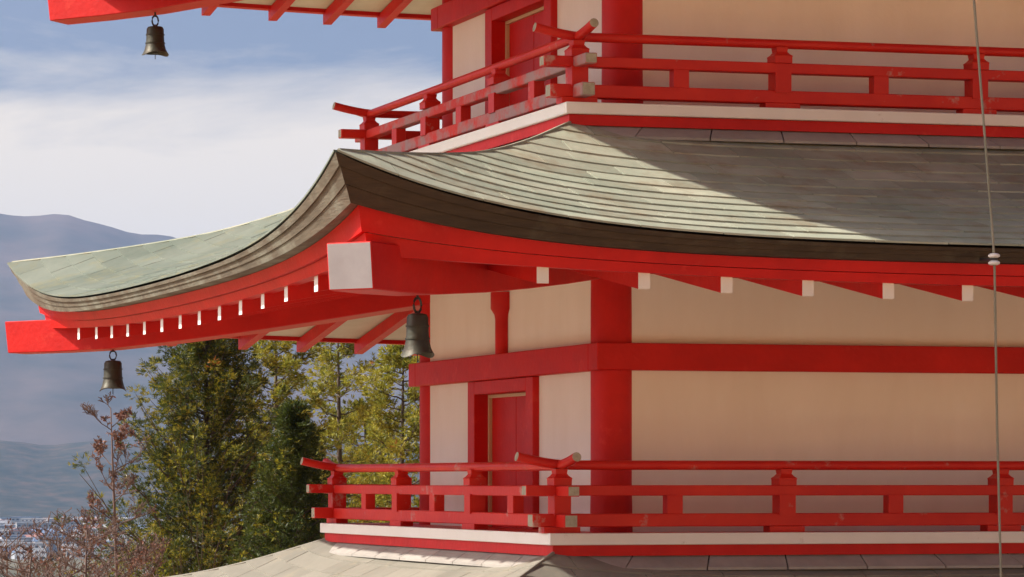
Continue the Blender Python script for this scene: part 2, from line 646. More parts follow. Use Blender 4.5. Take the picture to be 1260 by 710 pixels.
def shingle_mesh(mb, roof, side, c, u0a, u1a, jit):
    """one copper plate of course c between two positions along the course; ends may be mitred at the hips"""
    q0 = V_TOP + (V_EAVE - V_TOP) * c / NCOURSE - 0.03
    q1 = V_TOP + (V_EAVE - V_TOP) * (c + 1) / NCOURSE + (0.012 if c == NCOURSE - 1 else 0.0)
    v0, v1 = roof.v(q0), roof.v(q1)
    n = 4
    top, bot = [], []
    for i in range(n + 1):
        u = u0a + (u1a - u0a) * i / n
        for q, v, lift in ((q0, v0, 0.003), (q1, v1, 0.014)):
            lim = v - 0.004
            uu = max(-lim, min(lim, u))
            a = uu / v
            qq = q + (0.045 * shape_a(a) if c == NCOURSE - 1 and q is q1 else 0)
            z = roof.z(min(qq, 2.6), a) + lift + jit
            top.append(S(side, uu * (roof.v(qq) / v), roof.v(qq), z))
            bot.append(S(side, uu * (roof.v(qq) / v), roof.v(qq), z - (0.003 if lift < 0.01 else 0.011)))
    m = len(top)
    vs = top + bot
    fs = []
    for i in range(n):
        a, b_, c_, d = 2 * i, 2 * i + 2, 2 * i + 3, 2 * i + 1
        fs.append((a, d, c_, b_))
        fs.append((m + a, m + b_, m + c_, m + d))
        fs.append((d, m + d, m + c_, c_))
        fs.append((a, b_, m + b_, m + a))
    fs.append((0, m, m + 1, 1))
    fs.append((2 * n, 2 * n + 1, m + 2 * n + 1, m + 2 * n))
    mb.add(vs, fs)


def course_pieces(roof, c, width, off):
    q1 = V_TOP + (V_EAVE - V_TOP) * (c + 1) / NCOURSE
    lim = roof.v(q1)
    x = -lim
    first = width * (0.55 + 0.45 * off)
    out = []
    nxt = x + first
    while x < lim - 1e-6:
        e = min(nxt, lim)
        if lim - e < width * 0.3:
            e = lim
        out.append((x, e))
        x = e
        nxt = x + width * random.uniform(0.9, 1.1)
    return out


def build_roof(roof, pieces_for, plate_mat='copper_patina'):
    rng = random
    # deck: the body of the roof, top just under the plates, soffit as its underside
    mb = MB()
    core = 40
    for side in range(4):
        def prof(a):
            pts = []
            for k in range(9):
                q = V_TOP - 0.1 + (V_EAVE - 0.03 - V_TOP + 0.1) * k / 8
                pts.append((roof.v(q), roof.z(max(q, 0.40), a) - 0.012))
            pts.append((roof.v(2.42), roof.zbot(a) + 0.03))
            for q in (2.30, 1.2, 0.0, -0.20):
                v = roof.v(q)
                pts.append((v, roof.zraft(a * v, q) + 0.095 + (0.0 if q < 2.25 else 0.012)))
            return pts
        k0 = len(mb.m)
        sweep(mb, side, prof, core)
        for fi in range(k0, len(mb.m) - 2):
            if (fi - k0) % 14 < 9:
                mb.m[fi] = 1                               # dark underlay below the plates, pale boards under the eaves
    deck = mb.build('roof', ['soffit_paint', 'dark_gap'], pagoda, smooth=False)
    # plates: the side slopes of the middle roof have weathered greener than the front
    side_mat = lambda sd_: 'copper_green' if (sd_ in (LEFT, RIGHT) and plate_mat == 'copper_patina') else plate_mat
    rests = {}
    for side in range(4):
        for c in range(NCOURSE):
            own = pieces_for(side, c)
            for k, (x0, x1) in enumerate(course_pieces(roof, c, 0.44, (c * 0.618) % 1)):
                g = 0.0025
                if own:
                    m1 = MB()
                    shingle_mesh(m1, roof, side, c, x0 + g, x1 - g, rng.uniform(-0.001, 0.0012))
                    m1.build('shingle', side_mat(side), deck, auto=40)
                else:
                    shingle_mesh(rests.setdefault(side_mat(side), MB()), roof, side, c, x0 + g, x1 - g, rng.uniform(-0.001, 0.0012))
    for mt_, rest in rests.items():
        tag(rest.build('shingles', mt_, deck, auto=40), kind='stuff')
    # hip caps
    for side in range(4):
        m1 = MB()
        pts, rad = [], []
        for k in range(25):
            q = V_TOP - 0.02 + (2.60 - V_TOP) * k / 24
            pts.append(S(side, -roof.v(q), roof.v(q), roof.z(q, 1.0) + 0.006))
            rad.append(0.011)
        m1.tube(pts, rad, 6)
        m1.build('hip_cap', plate_mat, deck, auto=50)
    # eave edge: three stacked layers, upper lip oversailing
    for side in range(4):
        m1 = MB()

        def layer(f0, f1, dq0, dq1):
            def prof(a):
                zt = roof.z(2.56, a) - 0.010
                zb = roof.zbot(a)
                th = (zt - zb)
                q0 = roof.eave_q(a) + dq0 - 0.42 * th * f0
                q1 = roof.eave_q(a) + dq1 - 0.42 * th * f1
                za, zc = zt + (zb - zt) * f0, zt + (zb - zt) * f1
                return [(roof.v(q0), za), (roof.v(q1), zc), (roof.v(2.36), zc), (roof.v(2.36), za)]
            return prof
        sweep(m1, side, layer(0.0, 0.26, 0.004, 0.004), 56)
        sweep(m1, side, layer(0.27, 0.62, -0.006, -0.006), 56)
        sweep(m1, side, layer(0.63, 1.0, -0.012, -0.012), 56)
        m1.build('eave_edge', 'eave_edge' if side in (FRONT, BACK) else 'eave_edge_grey_lit', deck, auto=30)  # side edges paler for sun and lichen, front and back darkened for shade
        # red eave boards under it
        def boards(z0, z1, q0, q1):
            def prof(a):
                za, zb = z0(a), z1(a)
                return [(roof.v(q0), za), (roof.v(q1), zb), (roof.v(2.27), zb), (roof.v(2.27), za)]
            return prof
        v_r = roof.v(2.327)
        low = lambda a: roof.zraft(a * v_r) + 0.086
        midz = lambda a: low(a) + (roof.zbot(a) - low(a)) * 0.46
        m1 = MB()
        sweep(m1, side, boards(lambda a: roof.zbot(a) - 0.003, midz, 2.425, 2.400), 56)
        m1.build('eave_board', 'red_paint', deck, auto=30)
        m1 = MB()
        sweep(m1, side, boards(lambda a: midz(a) - 0.003, low, 2.372, 2.350), 56)
        m1.build('eave_board', 'red_paint', deck, auto=30)
        # rafters, white ends
        s, qq = 0.4765, 0.5776
        for u in [-5 * s - qq] + [s * i for i in range(-5, 6)] + [5 * s + qq]:
            m1 = MB()
            w, h = 0.034, 0.092
            k = 1 + roof.dv / (HW + 2.327)
            uu = u * k
            q_in = max(-0.15, abs(uu) - HW - roof.dv + 0.03)
            A, B = [], []
            for q in (2.327, q_in):
                z = roof.zraft(u, q)
                v = roof.v(q)
                A.append((v, z))
            (v1, z1), (v0, z0) = A
            P = [S(side, uu - w, v1, z1), S(side, uu + w, v1, z1), S(side, uu + w, v0, z0), S(side, uu - w, v0, z0),
                 S(side, uu - w, v1, z1 + h), S(side, uu + w, v1, z1 + h), S(side, uu + w, v0, z0 + h), S(side, uu - w, v0, z0 + h)]
            m1.hexa(P, 0, {2: 1})
            m1.build('rafter', ['red_paint', 'white_paint'], deck)
        # hip beam on the corner at the -u end
        m1 = MB()
        d = (S(side, -1, 1, 0) - S(side, 0, 0, 0)); d.z = 0; d.normalize()
        sd = Vector((-d.y, d.x, 0))
        zb_tab = smooth_table([(-0.2, 1.29), (0.3, 1.215), (1.0, 1.105), (1.93, 0.998), (2.58, 0.985)])
        hend = 2.485 if side == FRONT else 2.55
        hs = [-0.15, 0.3, 0.7, 1.1, 1.5, 1.93, 2.25, hend]
        ring = []
        for h in hs:
            zb = lerp_table(zb_tab, h)
            dep = 0.245 + 0.02 * (2.55 - h) / 2.5
            cpos = d * ((HW + h + roof.dv) * math.sqrt(2))
            for sx, zz in ((-0.13, zb), (0.13, zb), (0.13, zb + dep), (-0.13, zb + dep)):
                # the head of the beam leans out a little at the top
                lean = 0.03 if (h == hs[-1] and zz > zb) else 0.0
                p = cpos + sd * sx + d * lean
                ring.append((p.x, p.y, zz + EYE + roof.dz))
        fs, n = [], len(hs)
        for i in range(n - 1):
            for j in range(4):
                j2 = (j + 1) % 4
                fs.append((i * 4 + j, i * 4 + j2, i * 4 + 4 + j2, i * 4 + 4 + j))
        m1.add(ring, fs, 0)
        o = len(m1.v)
        m1.f.append((0, 1, 2, 3)); m1.m.append(0)
        e = (n - 1) * 4
        m1.f.append((e, e + 1, e + 2, e + 3)); m1.m.append(1)
        # the two visible beams differ: the near head is white greyed to paint in its shade, the others red like their sides
        end_mat = 'shaded_white' if side == FRONT else 'red_paint'
        m1.build('hip_beam', ['red_paint', end_mat], deck, bevel=0.006)
    return deck


deck2 = build_roof(R2, lambda side, c: side == FRONT or (side == LEFT and c >= 10))
deck1 = build_roof(R1, lambda side, c: side == LEFT and c < 2, 'copper_pale')
deck3 = build_roof(R3, lambda side, c: False)


def build_cap(side_half, z_top, z_bot, sides=(0, 1, 2, 3)):
    """strip of copper plates closing the roof against the balcony above it"""
    for side in sides:
        n = 9
        for k in range(n):
            m1 = MB()
            a0, a1 = -1 + 2 * k / n, -1 + 2 * (k + 1) / n
            g = 0.002
            v0, v1 = side_half - 0.02, side_half + 0.10

            def q(a, v, z): return S(side, a * v, v, z)
            a0 += g; a1 -= g
            if k == 0: a0 = -1
            if k == n - 1: a1 = 1
            P = [q(a0, v1, z_bot), q(a1, v1, z_bot), q(a1, v0, z_bot), q(a0, v0, z_bot),
                 q(a0, v1, z_bot + 0.016), q(a1, v1, z_bot + 0.016), q(a1, v0, z_top), q(a0, v0, z_top)]
            m1.hexa(P)
            m1.build('cap_plate', 'cap_copper', pagoda)
        m1 = MB()
        e = side_half + 0.06
        sbox(m1, side, -e, e, side_half - 0.3, e, z_bot - 0.09, z_bot - 0.002)
        m1.build('gap_shade', 'dark_gap', pagoda)  # near-black strip: shade of the gap below the cap plates, put in as colour


def build_storey(hc, bal, rail, zf, z_wall_top, z_band0, z_band1, doors=(LEFT, RIGHT)):
    pw = 0.09                                             # wall face outside the column line
    # columns
    for sx in (-1, 1):
        for sy in (-1, 1):
            m1 = MB()
            m1.lathe([(0.0, zf - 0.06), (0.135, zf - 0.06), (0.130, zf + 0.3), (0.130, z_wall_top - 0.3), (0.127, z_wall_top + 0.15), (0, z_wall_top + 0.15)], 28,
                     (sx * hc, sy * hc, EYE))
            m1.build('column', 'red_paint', pagoda, auto=40)
    for side in range(4):
        has_door = side in doors
        # tie beam: those of the front and back run through, the others butt against them
        m1 = MB()
        o = hc + 0.165
        e = o if side in (FRONT, BACK) else hc + 0.019
        sbox(m1, side, -e, e, hc + 0.02, o, z_band0, z_band1)
        m1.build('tie_beam', 'red_paint', pagoda, bevel=0.006)
        # wall panels
        uL = hc - 0.06
        dw = 0.607 if has_door else 0
        spans = [(-uL, -dw), (dw, uL)] if has_door else [(-uL, uL)]
        for a, b_ in spans:
            m1 = MB()
            sbox(m1, side, a, b_, hc + 0.02, hc + pw, zf - 0.02, z_band0 + 0.01)
            m1.build('wall_panel', 'plaster', pagoda)
        st = 0.05
        ups = [(-uL, 0.0), (0.0, uL)] if has_door else [(-uL, uL)]
        for a, b_ in ups:
            m1 = MB()
            sbox(m1, side, a, b_, hc + 0.02, hc + pw, z_band1 - 0.01, z_wall_top + 0.12)
            m1.build('wall_panel', 'plaster', pagoda)
        if has_door:
            # round stud with a flared capital above the door
            m1 = MB()
            c = S(side, 0, hc + pw + 0.02, 0)
            zt = z_wall_top - 0.16
            m1.lathe([(0, z_band1), (st, z_band1), (st, zt - 0.10), (st + 0.005, zt - 0.07), (st + 0.03, zt - 0.03), (st + 0.03, zt + 0.08), (0, zt + 0.08)], 18, (c.x, c.y, EYE))
            m1.build('stud', 'red_paint', pagoda, auto=40)
            # door: leaf, frame, bead
            m1 = MB()
            for a, b_ in ((-0.455, -0.004), (0.004, 0.455)):
                sbox(m1, side, a, b_, hc - 0.02, hc + 0.015, zf - 0.01, z_band0 - 0.095)
            leaf = m1.build('door', 'red_paint', pagoda, bevel=0.004)
            for a, b_ in ((-0.607, -0.480), (0.480, 0.607)):
                m1 = MB()
                sbox(m1, side, a, b_, hc - 0.02, hc + 0.135, zf - 0.01, z_band0 - 0.003)
                m1.build('door_jamb', 'red_paint', leaf, bevel=0.004)
            m1 = MB()
            sbox(m1, side, -0.478, 0.478, hc - 0.02, hc + 0.135, z_band0 - 0.092, z_band0 - 0.003)
            m1.build('lintel', 'red_paint', leaf, bevel=0.004)
            for a, b_ in ((-0.479, -0.456), (0.456, 0.479)):
                m1 = MB()
                sbox(m1, side, a, b_, hc, hc + 0.035, zf, z_band0 - 0.116)
                m1.build('bead', 'cream_trim', leaf)
            m1 = MB()
            sbox(m1, side, -0.478, 0.478, hc, hc + 0.035, z_band0 - 0.115, z_band0 - 0.094)
            m1.build('bead', 'cream_trim', leaf)
    # inner core so that no light leaks through
    m1 = MB()
    sbox(m1, FRONT, -hc + 0.01, hc - 0.01, -hc + 0.01, hc - 0.03, zf - 0.35, z_wall_top + 0.1)
    m1.build('inner_wall', 'dark_gap', pagoda)
    # balcony: floor slab, white edge boards, red nosing boards
    m1 = MB()
    sbox(m1, FRONT, -bal + 0.03, bal - 0.03, -bal + 0.03, bal - 0.03, zf - 0.066, zf - 0.004)
    floor = m1.build('balcony_floor', 'red_worn', pagoda)
    for side in range(4):
        m1 = MB()
        full = side in (FRONT, BACK)
        e = bal if full else bal - 0.0302
        sbox(m1, side, -e, e, bal - 0.03, bal, zf - 0.070, zf)
        m1.build('edge_board', 'white_paint', floor, bevel=0.004)
        m1 = MB()
        e = bal - 0.028 if full else bal - 0.109
        sbox(m1, side, -e, e, bal - 0.11, bal - 0.028, zf - 0.135, zf - 0.0715)
        m1.build('nosing', 'red_paint', floor)
    build_cap(bal - 0.03, zf - 0.1355, zf - 0.220)
    # railings
    for side in range(4):
        pr = rail
        full = side in (FRONT, BACK)
        dzz = 0.0 if full else -0.004
        # rails cross at the corners; those of the other pair of sides sit a hair lower
        m1 = MB()
        e = pr + 0.185
        sbox(m1, side, -e, e, pr - 0.042, pr + 0.042, zf + 0.037 + dzz, zf + 0.115 + dzz, 0, {3: 1, 5: 1})
        worn = 'red_bleached' if (side == LEFT and zf > 0) else 'red_worn'
        railing = m1.build('railing', [worn, 'bare_end'], pagoda, bevel=0.005)
        m1 = MB()
        e = pr + 0.225
        sbox(m1, side, -e, e, pr - 0.038, pr + 0.038, zf + 0.221 + dzz, zf + 0.284 + dzz, 0, {3: 1, 5: 1})
        m1.build('rail', [worn, 'bare_end'], railing, bevel=0.005)
        m1 = MB()
        pts = []
        e = pr + 0.27
        nn = 40
        us = [-e + 0.06 * i for i in range(8)]
        us = us + [-u for u in reversed(us)]
        for u in us:
            over = max(0.0, abs(u) - (pr - 0.06)) / 0.35
            pts.append(S(side, u, pr, zf + 0.403 + dzz + 0.056 * over ** 1.6))
        m1.tube(pts, 0.0285, 12)
        m1.m[-1] = 1; m1.m[-2] = 1
        m1.build('rail', ['red_worn', 'bare_end'], railing, auto=40)
        # main posts at thirds, struts half way between
        w3 = 2 * pr / 3
        for k in range(4):
            if k == 3 and True:
                continue                                   # corner post belongs to the next side round
            u = -pr + w3 * k
            m1 = MB()
            hw = 0.052
            sbox(m1, side, u - hw - 0.062, u + hw + 0.062, pr - 0.045, pr + 0.045, zf + 0.001, zf + 0.036)
            sbox(m1, side, u - hw, u + hw, pr - hw, pr + hw, zf + 0.1, zf + 0.225)
            # necked head between middle rail and hand rail
            lev = [(0.056, 0.282), (0.056, 0.314), (0.058, 0.326), (0.044, 0.338), (0.034, 0.352), (0.038, 0.380)]
            ring = []
            for h_, zz in lev:
                ring += [S(side, u - h_, pr + h_, zf + zz), S(side, u + h_, pr + h_, zf + zz), S(side, u + h_, pr - h_, zf + zz), S(side, u - h_, pr - h_, zf + zz)]
            fs = [(0, 1, 2, 3), tuple(4 * (len(lev) - 1) + j for j in range(4))]
            for i in range(len(lev) - 1):
                for j in range(4):
                    fs.append((i * 4 + j, i * 4 + (j + 1) % 4, i * 4 + 4 + (j + 1) % 4, i * 4 + 4 + j))
            m1.add(ring, fs)
            m1.build('post', 'red_worn', railing)
            u2 = u + w3 / 2
            m1 = MB()
            sbox(m1, side, u2 - 0.05, u2 + 0.05, pr - 0.036, pr + 0.036, zf + 0.1, zf + 0.225)
            m1.build('strut', 'red_worn', railing, bevel=0.003)


build_storey(HW, HW + 0.672, HW + 0.572, -0.313, 1.33, 0.673, 0.839)
build_storey(HW - 0.125, HW + 0.498, HW + 0.387, 2.257, 3.80, 3.22, 3.38)


# ground storey under the lowest roof in view, and a stone base (below the frame)
def ground_storey():
    hc = HW + 0.13
    zf = 0.55 - EYE
    for side in range(4):
        m1 = MB()
        sbox(m1, side, -hc, hc, hc - 0.1, hc + 0.05, zf, -1.25)
        m1.build('wall_panel', 'plaster', pagoda)
        m1 = MB()
        sbox(m1, side, -hc - 0.1, hc + 0.1, hc + 0.05, hc + 0.16, zf + 0.9, zf + 1.07)
        m1.build('tie_beam', 'red_paint', pagoda, bevel=0.006)
    for sx in (-1, 1):
        for sy in (-1, 1):
            m1 = MB()
            m1.lathe([(0, zf), (0.16, zf), (0.15, zf + 0.4), (0.15, -1.2), (0, -1.2)], 24, (sx * hc, sy * hc, EYE))
            m1.build('column', 'red_paint', pagoda, auto=40)
    m1 = MB()
    for i in range(3):
        e = hc + 1.5 - 0.3 * i
        sbox(m1, FRONT, -e, e, -e, e, -EYE - 0.4 + 0.0, -EYE + 0.185 * (i + 1))
    m1.build('stone_base', 'stone', pagoda, bevel=0.01)


ground_storey()


# ------------------------------------------------------------------ wind bells under the hip beams
def wind_bell(label, x, y, z_hook, z_top, z_bot, width, rot):
    root = empty('wind_bell', (x, y, z_bot + EYE), rot)
    tag(root, label, 'bell', 'wind bells hanging under the corners of the roofs')
    H_ = z_top - z_bot
    w = width / 2
    prof = [(0.0, H_), (0.34 * w, H_), (0.55 * w, 0.975 * H_), (0.64 * w, 0.90 * H_), (0.66 * w, 0.60 * H_), (0.70 * w, 0.36 * H_), (0.80 * w, 0.18 * H_),
            (0.93 * w, 0.06 * H_), (1.0 * w, 0.02 * H_), (0.93 * w, 0.02 * H_), (0.72 * w, 0.2 * H_), (0.57 * w, 0.6 * H_), (0.5 * w, 0.88 * H_), (0, 0.9 * H_)]

    def wave(i, t):
        if 5 <= i <= 10:
            k = (0, 0, 0, 0, 0, 0.15, 0.5, 1, 1, 1, 0.5)[i]
            return k * 0.05 * H_ * (math.cos(2 * t) + 0.35 * math.cos(4 * t)) * -1
        return 0
    m1 = MB()
    m1.lathe(prof, 40, (0, 0, 0), wave=wave)
    m1.build('bell_body', 'bronze', root, auto=45)
    # raised bands and a boss
    m1 = MB()
    for zz, rr in ((0.70, 0.66), (0.40, 0.70)):
        m1.lathe([(rr * w, zz * H_ - 0.004), (rr * w + 0.004, zz * H_ - 0.004), (rr * w + 0.004, zz * H_ + 0.004), (rr * w, zz * H_ + 0.004)], 32)
    m1.build('band', 'bronze', root, auto=40)
    # hanger: ring and staple
    m1 = MB()
    gap = z_hook - z_top
    mid = H_ + gap * 0.45
    pts = []
    for k in range(13):
        t = 2 * math.pi * k / 12
        pts.append((0.026 * math.sin(t), 0.0, mid + gap * 0.42 * math.cos(t)))
    m1.tube(pts, 0.0065, 6, cap=False)
    m1.tube([(0, 0, mid + gap * 0.30), (0, 0, H_ + gap + 0.06)], 0.007, 6)
    m1.tube([(0, 0, H_ - 0.01), (0, 0, mid - gap * 0.30)], 0.010, 6)
    m1.build('hanger', 'iron', root, auto=40)
    # clapper with its wind plate on a fine chain
    m1 = MB()
    m1.tube([(0, 0, 0.85 * H_), (0, 0, -0.035)], 0.003, 5)
    m1.lathe([(0, 0.14 * H_), (0.02, 0.12 * H_), (0.02, 0.05 * H_), (0, 0.03 * H_)], 10)
    m1.build('clapper', 'iron', root)
    return root


hb = HW + 1.93
wind_bell('bronze wind bell at the near roof corner in front of the red tie beam', -hb, -hb, 1.0, 0.900, 0.672, 0.182, R(20))
wind_bell('dark bronze wind bell under the far left tip of the middle roof', -hb, hb, 1.0, 0.915, 0.690, 0.212, R(-15))
hb3 = HW + 1.665
wind_bell('dark bronze wind bell under the top roof corner against the sky', -hb3, hb3, 3.53, 3.435, 3.222, 0.205, R(10))


# ------------------------------------------------------------------ lightning conductor cable in front of the roof edges
def cable():
    root = empty('conductor_cable', (1.06 - HW, -2.78 - HW, 0))
    tag(root, 'thin grey cable hanging down the right side with a white insulator', 'cable')
    ox, oy = 1.06 - HW, -2.78 - HW
    m1 = MB()
    P = [(0.985 - HW, -2.40 - HW, 3.80 + EYE), (0.99 - HW, -2.50 - HW, 3.4 + EYE), (1.01 - HW, -2.60 - HW, 2.5 + EYE), (1.06 - HW, -2.70 - HW, 1.28 + EYE),
         (1.065 - HW, -2.705 - HW, 1.15 + EYE), (1.060 - HW, -2.74 - HW, 0.3 + EYE), (1.057 - HW, -2.79 - HW, -0.6 + EYE), (1.055 - HW, -2.84 - HW, -1.30 + EYE), (1.055 - HW, -2.84 - HW, 0.02)]
    m1.tube([(x - ox, y - oy, z) for x, y, z in P], 0.0066, 8)
    m1.build('cable', 'cable_grey', root, smooth=True)
    for zz in (1.207, 1.168):
        m1 = MB()
        m1.lathe([(0.0, -0.011), (0.020, -0.012), (0.031, -0.006), (0.031, 0.004), (0.020, 0.012), (0, 0.011)], 18, (1.063 - HW - ox, -2.7035 - HW - oy, zz + EYE))
        m1.build('insulator', 'porcelain', root, auto=40)
    m1 = MB()
    m1.lathe([(0.0, -0.016), (0.018, -0.016), (0.018, 0.016), (0, 0.016)], 14, (1.063 - HW - ox, -2.7035 - HW - oy, 1.1875 + EYE))
    m1.tube([(1.063 - HW - ox, -2.70 - HW - oy, 1.1875 + EYE), (1.09 - HW - ox, -2.50 - HW - oy, 1.20 + EYE)], 0.010, 6)
    m1.build('bracket', 'iron', root)


cable()


# ------------------------------------------------------------------ trees
def spray(mb, p, d, size, mi, n=5, flat=0.5, blade=(0.055, 0.11)):
    """a tuft of narrow leaf blades fanning out from p along d"""
    d = d.normalized()
    for _ in range(n):
        w = Vector((random.gauss(0, 1), random.gauss(0, 1), random.gauss(0, 1) * flat))
        dd = (d + w * 0.55).normalized()
        sd = dd.cross(Vector((random.gauss(0, 1), random.gauss(0, 1), random.gauss(0, 1)))).normalized()
        L_ = size * random.uniform(0.6, 1.25)
        wd = L_ * random.uniform(*blade)
        o = len(mb.v)
        mb.v += [tuple(p - sd * wd * 0.4), tuple(p + dd * L_ * 0.55 - sd * wd), tuple(p + dd * L_), tuple(p + dd * L_ * 0.55 + sd * wd)]
        mb.f.append((o, o + 1, o + 2, o + 3)); mb.m.append(mi)


def conifer(label, base, top_z, ground_z, crown_r, crown_h, mats, weights, n_branch, tuft, seed, rise=0.15, upturn=0.45, shape=1.0,
            name='conifer_tree', clumps=4, clump_r=0.15, per_clump=16, flat=0.8, blade=(0.06, 0.12)):
    """trunk, rising limbs, and needles gathered in clumps towards the limb ends"""
    random.seed(seed)
    H_ = top_z - ground_z
    root = empty(name, (base.x, base.y, ground_z))
    tag(root, label, 'tree')
    tr, cr = MB(), MB()
    bend = Vector((random.uniform(-0.15, 0.15), random.uniform(-0.15, 0.15), 0))

    def axis(z):
        return bend * math.sin(z / H_ * 3.0) + Vector((0, 0, z))
    pts, rad = [], []
    for i in range(15):
        t = i / 14
        pts.append(axis(H_ * t))
        rad.append(max(0.015, 0.013 * H_ * (1 - t) ** 0.9 + 0.008))
    tr.tube(pts, rad, 8)

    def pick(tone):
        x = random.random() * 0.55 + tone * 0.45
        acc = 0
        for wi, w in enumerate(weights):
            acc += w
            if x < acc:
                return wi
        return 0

    def clump(c, d, r, tone):
        n = max(5, int(per_clump * (0.5 + 0.5 * r / clump_r)))
        for _ in range(n):
            o = Vector((random.gauss(0, 1), random.gauss(0, 1), random.gauss(0, 1) * flat))
            o = o.normalized() * r * random.random() ** 0.5
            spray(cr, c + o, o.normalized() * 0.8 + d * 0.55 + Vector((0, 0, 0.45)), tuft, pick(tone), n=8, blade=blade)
    for bi in range(n_branch):
        t = ((bi + random.random()) / n_branch)
        z = H_ - crown_h * (1 - t)
        env = crown_r * ((1 - t) ** shape) * random.uniform(0.58, 1.22) + 0.10
        az = bi * 2.39996 + random.uniform(-0.45, 0.45)
        out = Vector((math.cos(az), math.sin(az), 0))
        side = Vector((-out.y, out.x, 0))
        c0 = axis(z)
        bp, m = [], 6
        for k in range(m + 1):
            q = k / m
            bp.append(c0 + out * env * q + Vector((0, 0, env * (rise * q + upturn * q * q))) + Vector((random.gauss(0, 1), random.gauss(0, 1), random.gauss(0, 1))) * 0.018 * env)
        tr.tube(bp, [0.020 * (1 - 0.85 * k / m) * (0.6 + env * 0.4) for k in range(m + 1)], 5, cap=False)
        tone = random.random()
        nc = max(2, int(clumps * (0.45 + 0.55 * env / crown_r) + random.random()))
        for k in range(nc):
            q = 1.0 - 0.80 * (k / max(1, nc)) ** 0.9
            i = min(int(q * m), m - 1)
            c = bp[i].lerp(bp[i + 1], q * m - i)
            off = side * random.uniform(-1, 1) * env * 0.34 * (1.15 - q)
            r = clump_r * random.uniform(0.65, 1.15) * (0.6 + 0.4 * env / crown_r)
            cc = c + off + Vector((0, 0, random.uniform(0.0, 0.10) * env))
            if off.length > 0.06:
                tr.tube([bp[max(0, i - 1)], cc], [0.008, 0.004], 4, cap=False)
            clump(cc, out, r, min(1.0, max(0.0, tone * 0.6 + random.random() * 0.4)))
    for k in range(4):
        clump(axis(H_ - 0.08 - 0.12 * k), Vector((0, 0, 1)), clump_r * 0.55, random.random())
    tr.build('trunk', 'bark', root, smooth=True, fix=False)
    cr.build('crown', mats, root, fix=False)
    return root


def place(px, py, depth):
    return at(px, py, depth)


def gz(p):
    return ground_height(p.x, p.y) - 0.1


MIX = ['needle_dark', 'needle_lit', 'needle_rust']
PMIX = ['pine_needle', 'pine_light', 'needle_rust']
p = place(254, 352, 52)
conifer('tall dense dark green conifer with yellow and rusty tips under the left roof', p, p.z, gz(p), 2.75, 8.0, MIX, [0.58, 0.36, 0.06], 280, 0.085, 11,
        rise=0.22, upturn=0.55, shape=0.92, clumps=8, clump_r=0.19, per_clump=30, blade=(0.045, 0.085))
p = place(338, 392, 60)
conifer('light green pine just right of the tall dark conifer', p, p.z, gz(p), 1.55, 5.0, PMIX, [0.42, 0.55, 0.03], 42, 0.11, 23,
        rise=0.12, upturn=0.25, shape=0.55, name='pine_tree', clumps=5, clump_r=0.24, per_clump=32, flat=0.6)
p = place(415, 392, 66)
conifer('open light green pine behind the far end of the balcony railing', p, p.z, gz(p), 1.6, 5.0, PMIX, [0.42, 0.55, 0.03], 36, 0.115, 37,
        rise=0.10, upturn=0.22, shape=0.55, name='pine_tree', clumps=5, clump_r=0.26, per_clump=32, flat=0.6)
p = place(497, 425, 62)
conifer('yellow green pine touching the left wall of the pagoda', p, p.z, gz(p), 1.5, 4.6, PMIX, [0.36, 0.58, 0.06], 50, 0.11, 51,
        rise=0.12, upturn=0.28, shape=0.55, name='pine_tree', clumps=5, clump_r=0.22, per_clump=30, flat=0.55)
p = place(362, 505, 47)  # stand-in tree: dark needles paint the shaded right side of the tall conifer
conifer('added low conifer darkened as the shaded right side of the tall conifer', p, p.z, gz(p), 1.45, 5.0, MIX, [0.78, 0.20, 0.02], 160, 0.085, 63,
        rise=0.25, upturn=0.4, shape=0.9, clumps=6, clump_r=0.17, per_clump=22)
p = place(450, 500, 74)
conifer('shaded green conifer low behind the balcony railing', p, p.z, gz(p), 2.2, 5.0, ['pine_needle', 'pine_light', 'needle_dark'], [0.40, 0.40, 0.2], 70, 0.115, 71,
        rise=0.2, upturn=0.35, shape=0.7, clumps=4, clump_r=0.22, per_clump=24)


